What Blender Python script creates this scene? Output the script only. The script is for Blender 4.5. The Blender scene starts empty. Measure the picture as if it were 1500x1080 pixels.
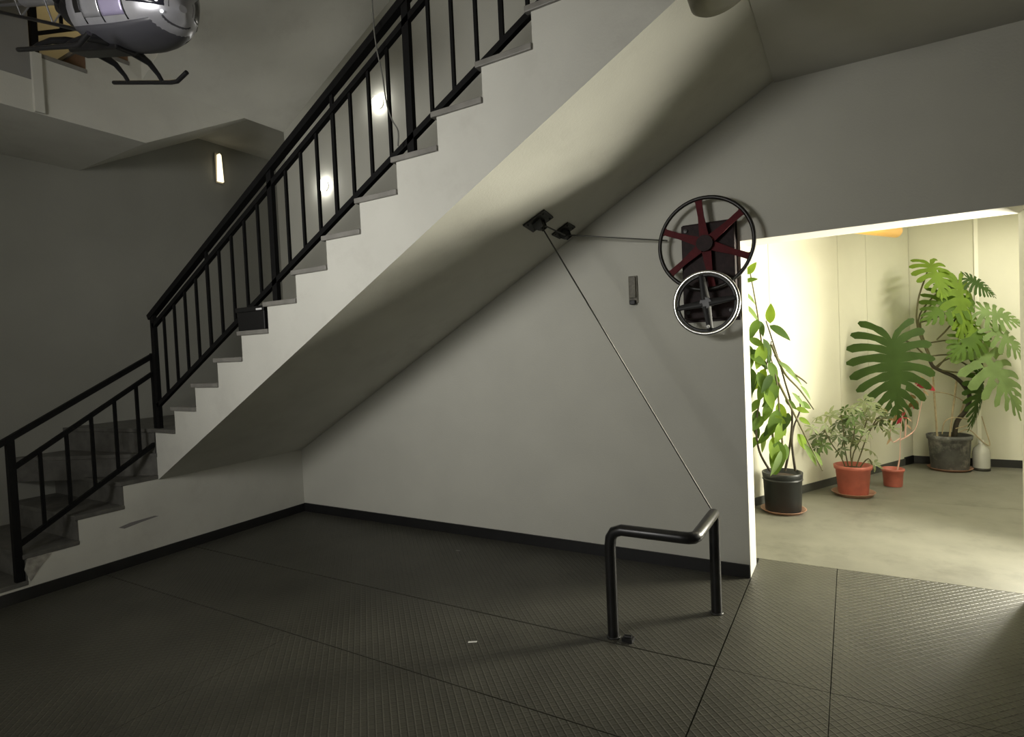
import bpy, bmesh, math, random
from mathutils import Vector, Matrix, Euler
random.seed(7)
scene = bpy.context.scene
COL = scene.collection
PI = math.pi

# ------------------------------------------------------------------ camera
F = 843.559
CAM = Vector((4.72496, -3.83485, 1.5))
FW = Vector((-0.50694429, 0.86144123, -0.03043844))
RT = Vector((0.86167865, 0.50551986, -0.04426696))
UP = Vector((0.02274614, 0.04866904, 0.99855593))
cd = bpy.data.cameras.new('camera')
cd.sensor_width = 36.0; cd.sensor_fit = 'HORIZONTAL'; cd.lens = F / 1500 * 36
cd.clip_start = 0.05; cd.clip_end = 100
cam = bpy.data.objects.new('camera', cd); COL.objects.link(cam)
M3 = Matrix((RT, UP, -FW)).transposed()
cam.matrix_world = Matrix.Translation(CAM) @ M3.to_4x4()
scene.camera = cam
def ray(px, py): return FW + RT * ((px - 750) / F) - UP * ((py - 540) / F)
def at(px, py, d): return CAM + ray(px, py) * d          # a point at a known distance
def on(px, py, ax, v):                                    # a point on a known plane
    d = ray(px, py); return CAM + d * ((v - CAM[ax]) / d[ax])

# ------------------------------------------------------------------ world, exposure, large lights
w = bpy.data.worlds.new('world'); scene.world = w; w.use_nodes = True
w.node_tree.nodes['Background'].inputs[0].default_value = (0.35, 0.38, 0.45, 1)
w.node_tree.nodes['Background'].inputs[1].default_value = 0.02
scene.view_settings.view_transform = 'Standard'
scene.view_settings.look = 'None'
scene.view_settings.exposure = 0.0
scene.view_settings.gamma = 1.0
scene.view_settings.use_curve_mapping = False
def area(name, loc, target, sx, sy, power, col, spread=180):
    l = bpy.data.lights.new(name, 'AREA'); l.shape = 'RECTANGLE'; l.size = sx; l.size_y = sy
    l.energy = power; l.color = col; l.spread = math.radians(spread)
    o = bpy.data.objects.new(name, l); COL.objects.link(o); o.location = loc
    o.rotation_euler = (Vector(target) - Vector(loc)).to_track_quat('-Z', 'Y').to_euler()
    return o
# added soft fill, set before an unseen entrance behind the photographer
area('entrance_fill', (2.2, -6.36, 1.75), (2.2, 0, 1.75), 3.0, 2.0, 20, (1.0, 0.98, 0.94))
# added unseen batten above the lintel, to even out the alcove's light
area('batten_fill', (6.45, 2.75, 2.70), (6.45, 2.75, 0), .18, 1.3, 38, (1.0, 0.955, 0.80))
# added floodlight, unseen left of the photographer, brightening the stair side
FLOOD = Vector((2.35, -4.5, 2.3)); FLOOD_AIM = Vector((2.1, -1.375, 2.1))
area('floodlight_fill', FLOOD, FLOOD_AIM, .8, .5, 24.5, (1.0, 0.98, 0.945), 112)
# unseen light box added in the alcove where the shadows place the source
area('light_box_light', (6.36, 1.58, 1.2), (3.0, -.95, 1.9), 0.7, 1.2, 150, (1.0, 0.955, 0.80), 140)

# ------------------------------------------------------------------ helpers
class MB:
    def __init__(s): s.v = []; s.f = []; s.sm = []
    def add(s, vs, fs, smooth=False):
        n = len(s.v); s.v += [tuple(v) for v in vs]; s.f += [tuple(i + n for i in f) for f in fs]; s.sm += [smooth] * len(fs); return s
    def box(s, x0, x1, y0, y1, z0, z1):
        return s.add([(x0,y0,z0),(x1,y0,z0),(x1,y1,z0),(x0,y1,z0),(x0,y0,z1),(x1,y0,z1),(x1,y1,z1),(x0,y1,z1)],
                     [(0,3,2,1),(4,5,6,7),(0,1,5,4),(1,2,6,5),(2,3,7,6),(3,0,4,7)])
    def prism(s, poly, fn, a, b):
        """poly: 2-D outline (any winding); fn(p, q, h) -> xyz; h runs a..b"""
        n = len(poly)
        vs = [fn(p, q, a) for p, q in poly] + [fn(p, q, b) for p, q in poly]
        fs = [tuple(range(n)), tuple(range(2 * n - 1, n - 1, -1))] + [(i, i + n, (i + 1) % n + n, (i + 1) % n) for i in range(n)]
        return s.add(vs, fs)
    def tube(s, pts, r, n=10, cap=True, flat=1.0):
        pts = [Vector(p) for p in pts]; rs = r if isinstance(r, (list, tuple)) else [r] * len(pts)
        ref = None; rings = []
        for i, p in enumerate(pts):
            a = pts[max(i - 1, 0)]; b = pts[min(i + 1, len(pts) - 1)]
            t = (b - a).normalized()
            if ref is None:
                ref = t.orthogonal().normalized()
            ref = (ref - t * ref.dot(t))
            ref = ref.normalized() if ref.length > 1e-6 else t.orthogonal().normalized()
            o = t.cross(ref)
            rings.append([p + ref * math.cos(2*PI*k/n) * rs[i] + o * math.sin(2*PI*k/n) * rs[i] * flat for k in range(n)])
        vs = [v for R in rings for v in R]; fs = []
        for i in range(len(rings) - 1):
            for k in range(n):
                fs.append((i*n+k, i*n+(k+1) % n, (i+1)*n+(k+1) % n, (i+1)*n+k))
        s.add(vs, fs, True)
        if cap:
            s.add(rings[0], [tuple(range(n))[::-1]]); s.add(rings[-1], [tuple(range(n))])
        return s
    def bar(s, a, b, wx, wy, side=None):
        """square section bar between a and b"""
        a = Vector(a); b = Vector(b); t = (b - a).normalized()
        u = Vector(side) if side else (Vector((0,0,1)) if abs(t.z) < .9 else Vector((1,0,0)))
        u = (u - t * u.dot(t)).normalized(); v = t.cross(u)
        vs = [p + u*i*wx/2 + v*j*wy/2 for p in (a, b) for i, j in ((-1,-1),(1,-1),(1,1),(-1,1))]
        return s.add(vs, [(0,1,2,3),(7,6,5,4),(0,4,5,1),(1,5,6,2),(2,6,7,3),(3,7,4,0)])
    def lathe(s, prof, n=28, c=(0,0,0), smooth=True):
        """prof: list of (r, z)"""
        vs = []; fs = []
        for r_, z_ in prof:
            for k in range(n):
                vs.append((c[0] + r_*math.cos(2*PI*k/n), c[1] + r_*math.sin(2*PI*k/n), c[2] + z_))
        for i in range(len(prof) - 1):
            for k in range(n):
                fs.append((i*n+k, i*n+(k+1) % n, (i+1)*n+(k+1) % n, (i+1)*n+k))
        return s.add(vs, fs, smooth)
    def torus(s, c, R, r, ax='y', n=56, m=10):
        vs = []; fs = []
        for i in range(n):
            a = 2*PI*i/n
            for j in range(m):
                b = 2*PI*j/m; q = R + r*math.cos(b); h = r*math.sin(b)
                p = (q*math.cos(a), h, q*math.sin(a)) if ax == 'y' else (q*math.cos(a), q*math.sin(a), h)
                vs.append((c[0]+p[0], c[1]+p[1], c[2]+p[2]))
        for i in range(n):
            for j in range(m):
                fs.append((i*m+j, ((i+1) % n)*m+j, ((i+1) % n)*m+(j+1) % m, i*m+(j+1) % m))
        return s.add(vs, fs, True)
    def sphere(s, c, r, n=14, m=8, sz=1.0):
        vs = []; fs = []
        for i in range(m + 1):
            t = PI*i/m
            for k in range(n):
                vs.append((c[0]+r*math.sin(t)*math.cos(2*PI*k/n), c[1]+r*math.sin(t)*math.sin(2*PI*k/n), c[2]+r*sz*math.cos(t)))
        for i in range(m):
            for k in range(n):
                fs.append((i*n+k, (i+1)*n+k, (i+1)*n+(k+1) % n, i*n+(k+1) % n))
        return s.add(vs, fs, True)
    def mesh(s, name, mat):
        me = bpy.data.meshes.new(name); me.from_pydata(s.v, [], s.f); me.validate()
        bm = bmesh.new(); bm.from_mesh(me); bmesh.ops.recalc_face_normals(bm, faces=bm.faces); bm.to_mesh(me); bm.free()
        if len(me.polygons) == len(s.sm):
            me.polygons.foreach_set('use_smooth', s.sm)
        else:
            me.polygons.foreach_set('use_smooth', [False] * len(me.polygons))
        me.materials.append(mat); me.update(); return me
    def build(s, name, mat, parent=None, bevel=0.0):
        o = bpy.data.objects.new(name, s.mesh(name, mat)); COL.objects.link(o)
        if parent is not None: o.parent = parent
        if bevel:
            b = o.modifiers.new('bevel', 'BEVEL'); b.width = bevel; b.segments = 2; b.limit_method = 'ANGLE'
        return o
def link(name, me, parent=None, mw=None):
    o = bpy.data.objects.new(name, me); COL.objects.link(o)
    if parent is not None: o.parent = parent
    if mw is not None: o.matrix_local = mw
    return o
def tag(o, label=None, cat=None, group=None, kind=None):
    if label: o['label'] = label
    if cat: o['category'] = cat
    if group: o['group'] = group
    if kind: o['kind'] = kind
    return o
def thing(name, label, cat, loc=(0,0,0), group=None, kind=None):
    o = bpy.data.objects.new(name, None); o.empty_display_size = .1; COL.objects.link(o); o.location = loc
    return tag(o, label, cat, group, kind)
def place(o, parent):          # keep world-space mesh under an empty that has a location
    o.parent = parent; o.matrix_parent_inverse = Matrix.Translation(parent.location).inverted(); return o
def st(name, mb, mat, label=None):
    o = mb.build(name, mat); o['kind'] = 'structure'
    if label: o['label'] = label
    return o

# ------------------------------------------------------------------ materials
def mat(name, col, rough=.6, metal=0.0, spec=.5, var=0.0, vscale=6.0, bump=0.0, bscale=60.0, emit=None, estr=0.0, trans=0.0, alpha=1.0, sss=0.0, dirt=None, dscale=2.0, damt=.5):
    m = bpy.data.materials.new(name); m.use_nodes = True; nt = m.node_tree; n = nt.nodes; b = n['Principled BSDF']
    b.inputs['Base Color'].default_value = (*col, 1); b.inputs['Roughness'].default_value = rough; b.inputs['Metallic'].default_value = metal
    b.inputs['Specular IOR Level'].default_value = spec
    if emit: b.inputs['Emission Color'].default_value = (*emit, 1); b.inputs['Emission Strength'].default_value = estr
    if trans: b.inputs['Transmission Weight'].default_value = trans
    if alpha < 1: b.inputs['Alpha'].default_value = alpha
    if var or bump or dirt:
        tc = n.new('ShaderNodeTexCoord')
        geo = n.new('ShaderNodeNewGeometry')
        coord = geo.outputs['Position']
    if var or dirt:
        no = n.new('ShaderNodeTexNoise'); no.inputs['Scale'].default_value = vscale; no.inputs['Detail'].default_value = 6
        nt.links.new(coord, no.inputs['Vector'])
        rp = n.new('ShaderNodeMapRange'); rp.inputs['From Min'].default_value = .3; rp.inputs['From Max'].default_value = .7
        rp.inputs['To Min'].default_value = 1 - var; rp.inputs['To Max'].default_value = 1 + var
        nt.links.new(no.outputs['Fac'], rp.inputs['Value'])
        mx = n.new('ShaderNodeVectorMath'); mx.operation = 'SCALE'; mx.inputs[0].default_value = col
        nt.links.new(rp.outputs['Result'], mx.inputs['Scale'])
        out = mx.outputs['Vector']
        if dirt:
            d = n.new('ShaderNodeTexNoise'); d.inputs['Scale'].default_value = dscale; d.inputs['Detail'].default_value = 8; d.inputs['Roughness'].default_value = .7
            nt.links.new(coord, d.inputs['Vector'])
            r2 = n.new('ShaderNodeMapRange'); r2.inputs['From Min'].default_value = .52; r2.inputs['From Max'].default_value = .72; r2.inputs['To Max'].default_value = damt
            nt.links.new(d.outputs['Fac'], r2.inputs['Value'])
            mm = n.new('ShaderNodeMix'); mm.data_type = 'RGBA'; mm.inputs['B'].default_value = (*dirt, 1)
            nt.links.new(r2.outputs['Result'], mm.inputs['Factor']); nt.links.new(out, mm.inputs['A']); out = mm.outputs['Result']
        nt.links.new(out, b.inputs['Base Color'])
    if bump:
        bn = n.new('ShaderNodeTexNoise'); bn.inputs['Scale'].default_value = bscale; bn.inputs['Detail'].default_value = 4
        nt.links.new(coord, bn.inputs['Vector'])
        bp = n.new('ShaderNodeBump'); bp.inputs['Strength'].default_value = bump; bp.inputs['Distance'].default_value = .01
        nt.links.new(bn.outputs['Fac'], bp.inputs['Height']); nt.links.new(bp.outputs['Normal'], b.inputs['Normal'])
    return m

def tread_plate(name, col, rough):
    m = mat(name, col, rough, spec=.5, var=.14, vscale=3.0, dirt=(col[0]*.55, col[1]*.55, col[2]*.5), dscale=1.3, damt=.6)
    nt = m.node_tree; n = nt.nodes; L = nt.links.new; b = n['Principled BSDF']
    geo = n.new('ShaderNodeNewGeometry'); sp = n.new('ShaderNodeSeparateXYZ'); L(geo.outputs['Position'], sp.inputs[0])
    def mth(op, a, c=None, v=None):
        q = n.new('ShaderNodeMath'); q.operation = op
        for i, x in enumerate((a, c, v)):
            if x is None: continue
            if isinstance(x, (int, float)): q.inputs[i].default_value = x
            else: L(x, q.inputs[i])
        return q.outputs[0]
    k = 1 / .044
    u = mth('MULTIPLY', mth('ADD', sp.outputs['X'], sp.outputs['Y']), k)
    v = mth('MULTIPLY', mth('SUBTRACT', sp.outputs['X'], sp.outputs['Y']), k)
    fu = mth('ABSOLUTE', mth('SUBTRACT', mth('FRACT', u), .5)); fv = mth('ABSOLUTE', mth('SUBTRACT', mth('FRACT', v), .5))
    ridge = lambda a, w_: mth('MAXIMUM', mth('SUBTRACT', 1.0, mth('POWER', mth('DIVIDE', a, w_), 2.0)), 0.0)
    h = mth('MAXIMUM', ridge(fu, .16), mth('MULTIPLY', ridge(fv, .14), .75))
    bp = n.new('ShaderNodeBump'); bp.inputs['Strength'].default_value = .65; bp.inputs['Distance'].default_value = .004
    L(h, bp.inputs['Height']); L(bp.outputs['Normal'], b.inputs['Normal'])
    return m

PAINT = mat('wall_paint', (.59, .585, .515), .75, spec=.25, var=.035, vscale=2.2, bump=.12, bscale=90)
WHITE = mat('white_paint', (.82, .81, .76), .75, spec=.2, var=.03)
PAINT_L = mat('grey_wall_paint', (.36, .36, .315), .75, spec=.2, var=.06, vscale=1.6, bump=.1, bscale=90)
PAINT_STAIR = mat('stair_paint', (.62, .615, .55), .7, spec=.25, var=.04, vscale=3, bump=.1, bscale=80, dirt=(.42,.40,.35), dscale=2.2, damt=.3)
PAINT_ALC = mat('alcove_paint', (.655, .64, .52), .6, spec=.3, var=.03, vscale=2.5, bump=.08, bscale=70)
PAINT_OPEN = mat('reveal_paint', (.66, .64, .58), .6, spec=.3, var=.04)
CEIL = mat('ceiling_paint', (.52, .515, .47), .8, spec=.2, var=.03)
SKIRT = mat('dark_skirting', (.012, .012, .012), .45, var=.2, vscale=8)
SKIRT_A = mat('alcove_skirting', (.06, .062, .055), .5, var=.2, vscale=8)
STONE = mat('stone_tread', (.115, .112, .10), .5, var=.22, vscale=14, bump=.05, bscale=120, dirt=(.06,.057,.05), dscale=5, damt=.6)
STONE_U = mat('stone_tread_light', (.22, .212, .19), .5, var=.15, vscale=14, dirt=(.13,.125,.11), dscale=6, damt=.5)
IRON = mat('black_iron', (.006, .006, .006), .6, spec=.15, var=.2, vscale=20)
PLATE_F = tread_plate('tread_plate_floor', (.068, .066, .052), .42)
FLOOR_A = mat('alcove_floor', (.17, .165, .132), .5, spec=.4, var=.10, vscale=4, bump=.05, bscale=50, dirt=(.10,.096,.075), dscale=2.4, damt=.75)
SUB = mat('seam_filler', (.008, .008, .007), .9)
BLACK = mat('black_plastic', (.006, .006, .006), .5)
TUBE = mat('worn_black_tube', (.012, .012, .012), .32, metal=.0, spec=.6, var=.3, vscale=25)
CHROME = mat('chrome', (.72, .72, .70), .22, metal=1.0)
GREYM = mat('grey_cast_metal', (.055, .055, .055), .4, metal=.6, var=.2, vscale=30)
RED = mat('dark_red_enamel', (.085, .004, .007), .6, spec=.2, var=.2, vscale=25)
RIMB = mat('black_rim', (.012, .010, .008), .4)
GEAR = mat('greasy_gear_housing', (.020, .010, .010), .6, spec=.25, var=.4, vscale=25, bump=.2, bscale=70)
SPOKE = mat('dark_grey_spoke', (.035, .035, .035), .55, spec=.3)
STEEL = mat('steel_cable', (.10, .10, .085), .5, metal=.5)
PULL = mat('dark_green_iron', (.018, .018, .012), .6, var=.3, vscale=40)

# ------------------------------------------------------------------ the setting
H = 6.4
XL, YB, XR = -1.1, -6.5, 8.0
XJ, ZT, XO, TH = 4.147, 2.123, 5.52, .25
W = 1.3755
ZS, KS = .609, .557            # underside of the flight: z = ZS + KS * x
# floor: a dark base whose panels stand proud of it
fl = st('floor', MB().box(XL-.2, XR+.2, YB-.2, 5.0, -.12, -.016), SUB)
def panel(x0, x1, y0, y1, m, g=.004, dz=0.0):
    o = MB().box(x0+g, x1-g, y0+g, y1-g, -.016, dz).build('floor_panel', m, fl)
    return o
panel(0.0, 4.152, -1.13, 0.0, PLATE_F, .005)
panel(0.0, 4.152, -1.79, -1.13, PLATE_F, .005)
for x0, x1 in ((4.152, 4.62), (4.62, 6.1), (6.1, XR)):
    panel(x0, x1, -1.13, .0 if x0 > 5 else .372, PLATE_F, .002)
    panel(x0, x1, -3.10, -1.13, PLATE_F, .0015)
for x0, x1 in ((0.0, 2.05), (2.05, 4.152)):
    panel(x0, x1, -3.10, -1.79, PLATE_F, .002)
for y0, y1 in ((-4.80, -3.10), (YB, -4.80)):
    for x0, x1 in ((XL, 2.05), (2.05, 4.62), (4.62, XR)): panel(x0, x1, y0, y1, PLATE_F, .002)
panel(XL, 0.0, -3.10, -2.55, PLATE_F)
panel(3.0, 7.0, .372, 2.35, FLOOR_A, .002); panel(3.0, 7.0, 2.35, 4.5, FLOOR_A, .002)

# walls
wb = MB()
wb.box(0.0, XJ, 0.0, TH, -.02, H).box(XJ, XO, 0.0, TH, ZT, H).box(XO, XR, 0.0, TH, -.02, H)
st('wall_back', wb, PAINT)
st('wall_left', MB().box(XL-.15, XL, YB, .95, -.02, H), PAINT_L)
st('wall_recess_back', MB().box(XL, 0.0, .75, .95, .9, H), PAINT)
st('wall_recess_side', MB().box(0.0, .12, TH, .95, .9, H), PAINT)
wf = MB()
WX = .7
wf.box(XL-.15, WX, YB-.2, YB, -.02, H).box(WX+3, XR+.2, YB-.2, YB, -.02, H).box(WX, WX+3, YB-.2, YB, -.02, .75).box(WX, WX+3, YB-.2, YB, 2.75, H)
st('wall_front', wf, WHITE)
st('wall_right', MB().box(XR, XR+.2, YB, .25, -.02, H), WHITE)
st('ceiling', MB().box(XL-.15, XR+.2, YB-.2, .95, H, H+.15), WHITE)
# upper floor slab to the right of the stair void
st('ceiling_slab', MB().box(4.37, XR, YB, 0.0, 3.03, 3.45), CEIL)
# added glazed entrance, unseen behind the photographer, as a source for the fill
wn = MB()
for x in (WX, WX+.98, WX+1.96, WX+2.94): wn.box(x, x+.06, YB-.14, YB-.06, .75, 2.75)
for z in (.75, 1.85, 2.69): wn.box(WX, WX+3, YB-.14, YB-.06, z, z+.06)
wo = st('added_window_1', wn, GREYM)
GLASS = mat('pane_glass', (.85, .88, .9), .05, trans=1.0)
for i in range(3):
    for z0, z1 in ((.81, 1.85), (1.91, 2.69)):
        MB().box(WX+.06 + i*.98, WX+.98 + i*.98, YB-.105, YB-.095, z0, z1).build('pane', GLASS, wo)
# skirtings
st('baseboard_back', MB().box(.012, XJ, -.012, 0.0, 0, .082), SKIRT)
st('baseboard_left', MB().box(0.0, .012, -2.75, -.0, 0, .078), SKIRT)
# opening reveal: pale painted edge strips
MB()
rv = MB().box(XJ, XJ+.004, .0, TH, .0, ZT).box(XJ, XO, .0, TH, ZT-.004, ZT)
st('trim_1', rv, PAINT_OPEN)

# plant alcove behind the opening
AL0, AL1 = Vector((3.942, 1.719, 0)), Vector((5.319, 4.215, 0))
ad = (AL1 - AL0).normalized(); an = Vector((ad.y, -ad.x, 0))      # into the alcove
HA = 2.8
def skew(p, q, h):   # p along wall, q out from wall
    v = AL0 + ad * p + an * q; return (v.x, v.y, h)
LW = (AL1 - AL0).length
wa = MB().prism([(-1.75, 0), (LW, 0), (LW, -.15), (-1.75, -.15)], skew, -.02, HA)
wl = st('wall_alcove_left', wa, PAINT_ALC)
pj = [-1.75, .30, 1.42, 1.95, LW]
for i in range(len(pj) - 1):       # wall boards, butted with a fine joint
    MB().prism([(pj[i]+.003, 0), (pj[i+1]-.003, 0), (pj[i+1]-.003, .006), (pj[i]+.003, .006)], skew, .0, HA).build('wall_board', PAINT_ALC, wl)
wbk = st('wall_alcove_back', MB().box(5.2, 7.0, 4.215, 4.4, -.02, HA), PAINT_ALC)
xs = [5.325, 5.93, 6.9]
for i in range(2):
    MB().box(xs[i]+.002, xs[i+1]-.002, 4.209, 4.216, 0, HA).build('wall_board', PAINT_ALC, wbk)
st('trim_2', MB().box(5.912, 5.948, 4.195, 4.209, .08, HA), mat('cover_strip', (.86,.84,.72), .5))
st('wall_alcove_right', MB().box(6.75, 6.9, .25, 4.4, -.02, HA), PAINT_ALC)
st('ceiling_alcove', MB().box(3.0, 7.0, TH, 4.45, HA, HA+.1), CEIL)
st('baseboard_alcove_left', MB().prism([(-1.7, .006), (LW-.2, .006), (LW-.2, .018), (-1.7, .018)], skew, 0, .075), SKIRT_A)
st('baseboard_alcove_back', MB().box(5.30, 6.75, 4.195, 4.209, 0, .085), SKIRT).data
kb = MB().prism([(LW-.2, .006), (LW-.01, .006), (LW-.01, .02), (LW-.2, .02)], skew, 0, .09); st('baseboard_alcove_corner', kb, SKIRT)

# ------------------------------------------------------------------ stairs
X0, Z0, G, R = -.0372, 1.0144, .2895, .1754
NS = 15
sc = thing('staircase', 'grey concrete staircase with stone treads rising along the back wall under black railing', 'staircase')
yz = lambda p, q, h: (h, p, q)
xz = lambda p, q, h: (p, h, q)
# flight along the back wall
poly = [(0.0, ZS), (4.37, ZS + KS*4.37), (4.37, 3.44)]
for i in range(NS - 1, 0, -1):
    xi = X0 + i*G + .03
    zt_ = Z0 + i*R - .03
    poly += [(4.37 if i == NS-1 else X0 + (i+1)*G + .03, zt_), (xi, zt_)]
poly += [(X0 + G + .03, Z0 - .03), (0.0, Z0 - .03)]
# drop a duplicate corner
pp = []
for p in poly:
    if not pp or (abs(p[0]-pp[-1][0]) > 1e-5 or abs(p[1]-pp[-1][1]) > 1e-5): pp.append(p)
MB().prism(pp, xz, -W, -.001).build('flight_body', PAINT_STAIR, sc)
for i in range(1, NS):
    x1 = X0 + (i+1)*G + .03
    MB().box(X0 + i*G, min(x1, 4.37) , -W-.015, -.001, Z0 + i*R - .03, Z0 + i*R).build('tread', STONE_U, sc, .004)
# landing block and lower flight
Y1, Z1, G1, R1 = -1.6509, .6458, .3031, .1739
lb = MB().box(XL+.001, -.0005, -W, .749, 0, Z0 - .03)
lb.prism([(-W, 0), (-W, Z1-.03), (Y1+.02, Z1-.03), (Y1+.02, Z1-R1-.03), (Y1-G1+.02, Z1-R1-.03), (Y1-G1+.02, Z1-2*R1-.03),
          (Y1-2*G1+.02, Z1-2*R1-.03), (Y1-2*G1+.02, Z1-3*R1-.03), (Y1-3*G1+.02, Z1-3*R1-.03), (Y1-3*G1+.02, 0)], yz, XL+.001, -.0005)
lb.build('landing_body', PAINT_STAIR, sc)
xy = lambda p, q, h: (p, q, h)
zl = Z1 + R1
# winder step and landing top
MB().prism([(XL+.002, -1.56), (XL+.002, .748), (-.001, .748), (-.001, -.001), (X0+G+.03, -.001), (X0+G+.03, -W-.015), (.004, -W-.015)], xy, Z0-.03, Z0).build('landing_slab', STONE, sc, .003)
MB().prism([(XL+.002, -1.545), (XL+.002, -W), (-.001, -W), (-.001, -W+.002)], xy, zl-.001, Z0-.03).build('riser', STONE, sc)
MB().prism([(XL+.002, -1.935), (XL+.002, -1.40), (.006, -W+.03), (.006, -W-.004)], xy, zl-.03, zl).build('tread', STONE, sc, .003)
MB().prism([(XL+.002, -1.92), (XL+.002, -1.40), (-.001, -W), (-.001, -W-.001)], xy, Z1-.02, zl-.03).build('riser', STONE, sc)
for j in range(4):
    ya = Y1 - j*G1; z = Z1 - j*R1
    yb = -W if j == 0 else Y1 - (j-1)*G1 + .02
    if j == 0:
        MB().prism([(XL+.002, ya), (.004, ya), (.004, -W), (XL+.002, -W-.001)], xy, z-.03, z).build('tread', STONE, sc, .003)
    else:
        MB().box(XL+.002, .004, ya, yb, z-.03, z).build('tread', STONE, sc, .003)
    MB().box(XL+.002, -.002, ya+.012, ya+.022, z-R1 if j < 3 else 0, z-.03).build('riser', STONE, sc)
# scuff and chipped plaster on the lower side
SC = mat('scuffed_plaster', (.36, .345, .30), .8, var=.3, vscale=25)
MB().prism([(-2.235, .275), (-2.255, .20), (-2.225, .115), (-2.17, .19), (-2.10, .262)], yz, .0, .003).build('chipped_patch', SC, sc)
MB().prism([(-1.68, .315), (-1.60, .33), (-1.42, .335), (-1.39, .325), (-1.52, .312), (-1.64, .296)], yz, .0, .0006).build('scuff_mark', mat('scuff', (.22,.21,.2), .8), sc)

# upper storey stairs
su = thing('staircase', 'pale underside of the upper staircase turning above the landing', 'staircase')
up = [(YB+.01, 3.257), (-1.309, 3.257), (-.192, 3.863), (.749, 3.863), (.749, 4.52), (-.51, 4.52)]
fl_z = 3.475
rz = [(-.81, 4.345), (-1.105, 4.17), (-1.40, 3.995), (-1.695, 3.82), (-1.97, 3.645)]
prev = -.51
up = up[:5] + [(-.51, 4.52)]
for yy, zz in rz:
    up += [(prev, zz), (yy, zz)]; prev = yy
up += [(-1.97, fl_z), (YB+.01, fl_z)]
MB().prism(up, yz, XL+.001, -.0005).build('lower_flight_body', PAINT_STAIR, su)
SU0, SUK = 3.735, .545
fu = [(0.0, SU0), (3.6, SU0 + SUK*3.6), (3.6, 6.2)]
for i in range(9, -1, -1):
    x_ = .02 + i*.30
    fu += [(min(3.6, x_ + .30), 4.52 + (i+1)*.165), (x_, 4.52 + (i+1)*.165)]
fu += [(0.0, 4.52)]
MB().prism(fu, xz, -1.31, -.001).build('upper_flight_body', PAINT_STAIR, su)
BROWN = mat('brown_riser', (.17, .10, .06), .5, var=.15)
for k, (yy, zz) in enumerate([(-1.97, 3.645), (-1.695, 3.82), (-1.40, 3.995), (-1.105, 4.17), (-.81, 4.345), (-.51, 4.52)]):
    MB().box(XL+.002, .006, yy-.02, (-1.695, -1.40, -1.105, -.81, -.51, .74)[k], zz, zz+.028).build('tread', STONE_U, su)
    MB().box(XL+.002, -.002, yy-.006, yy-.001, zz-.145, zz).build('riser', BROWN, su)
MB().box(.0, .03, -2.03, -1.975, 3.26, 3.66).build('edge_strip', PAINT_STAIR, su)
# solid parapet of the upper corridor
st('wall_upper_parapet', MB().box(-.12, 0.0, YB+.01, -2.03, fl_z, 4.45), mat('parapet_paint', (.27,.265,.25), .8, var=.04))

# railing of the upper stair (just its foot shows)
ur = thing('stair_railing', 'short black railing end of the upper stair behind the model helicopter', 'railing', (-.03, -1.98, 3.67))
place(MB().bar((-.03, -1.99, 3.673), (-.03, -1.99, 4.62), .04, .04).build('post', IRON), ur)
place(MB().bar((-.03, -1.82, 3.90), (-.03, -1.82, 4.60), .018, .018).build('baluster', IRON), ur)
place(MB().bar((-.03, -1.55, 3.848+.2), (-.03, -1.55, 4.78), .018, .018).build('baluster', IRON), ur)
place(MB().bar((-.03, -2.0, 4.56), (-.03, -1.3, 4.97), .03, .03).build('top_rail', IRON), ur)
place(MB().bar((-.03, -2.0, 3.80), (-.03, -1.3, 4.21), .022, .022).build('bottom_rail', IRON), ur)

# ------------------------------------------------------------------ railing
rl = thing('stair_railing', 'black iron railing with thin square balusters along the open side of the stairs', 'railing', (0.0, -1.345, Z0))
YR = -1.345
zt1 = lambda x: 1.905 + .5655*x      # centre of the top rail
zt2 = lambda x: 1.808 + .5575*x
ztb = lambda x: 1.185 + .5555*x
XE = 4.25
place(MB().bar((-.03, YR, zt1(-.03)), (XE, YR, zt1(XE)), .042, .045, (0,0,1)).build('top_rail', IRON), rl)
place(MB().bar((.015, YR, zt2(.015)), (XE, YR, zt2(XE)), .032, .03, (0,0,1)).build('middle_rail', IRON), rl)
place(MB().bar((.015, YR, ztb(.015)), (XE, YR, ztb(XE)), .032, .03, (0,0,1)).build('bottom_rail', IRON), rl)
def tread_z(x):
    i = int(math.floor((x - X0) / G)); return Z0 + max(i, 0) * R
for i in range(0, 29):
    x = .015 + .1487*i
    if i in (0, 10, 18, 26):
        place(MB().bar((x, YR, tread_z(x)), (x, YR, zt1(x)), .045, .03).build('post', IRON), rl)
    elif i in (5, 14, 22):
        place(MB().bar((x, YR, ztb(x)), (x, YR, zt1(x)), .024, .016).build('baluster', IRON), rl)
    else:
        place(MB().bar((x, YR, ztb(x)), (x, YR, zt2(x)), .018, .016).build('baluster', IRON), rl)
# lower flight
XRl = -.03
f1 = lambda y: 1.052 + (y + 2.309) * .556
f2 = lambda y: .872 + (y + 2.249) * .646
f2 = lambda y: .885 + (y + 2.249) * .628
f3 = lambda y: .372 + (y + 2.248) * .592
place(MB().bar((XRl, -2.75, f1(-2.75)), (XRl, YR, f1(YR)), .036, .04, (0,0,1)).build('top_rail', IRON), rl)
place(MB().bar((XRl, -2.275, f2(-2.275)), (XRl, YR, f2(YR)), .03, .03, (0,0,1)).build('middle_rail', IRON), rl)
place(MB().bar((XRl, -2.275, f3(-2.275)), (XRl, YR, f3(YR)), .03, .03, (0,0,1)).build('bottom_rail', IRON), rl)
for k in range(0, 6):
    y = -2.275 + .1587*k
    if k == 0: place(MB().bar((XRl, y, Z1-3*R1), (XRl, y, f1(y)), .042, .042).build('post', IRON), rl)
    else: place(MB().bar((XRl, y, f3(y)), (XRl, y, f2(y)), .020, .020).build('baluster', IRON), rl)
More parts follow.
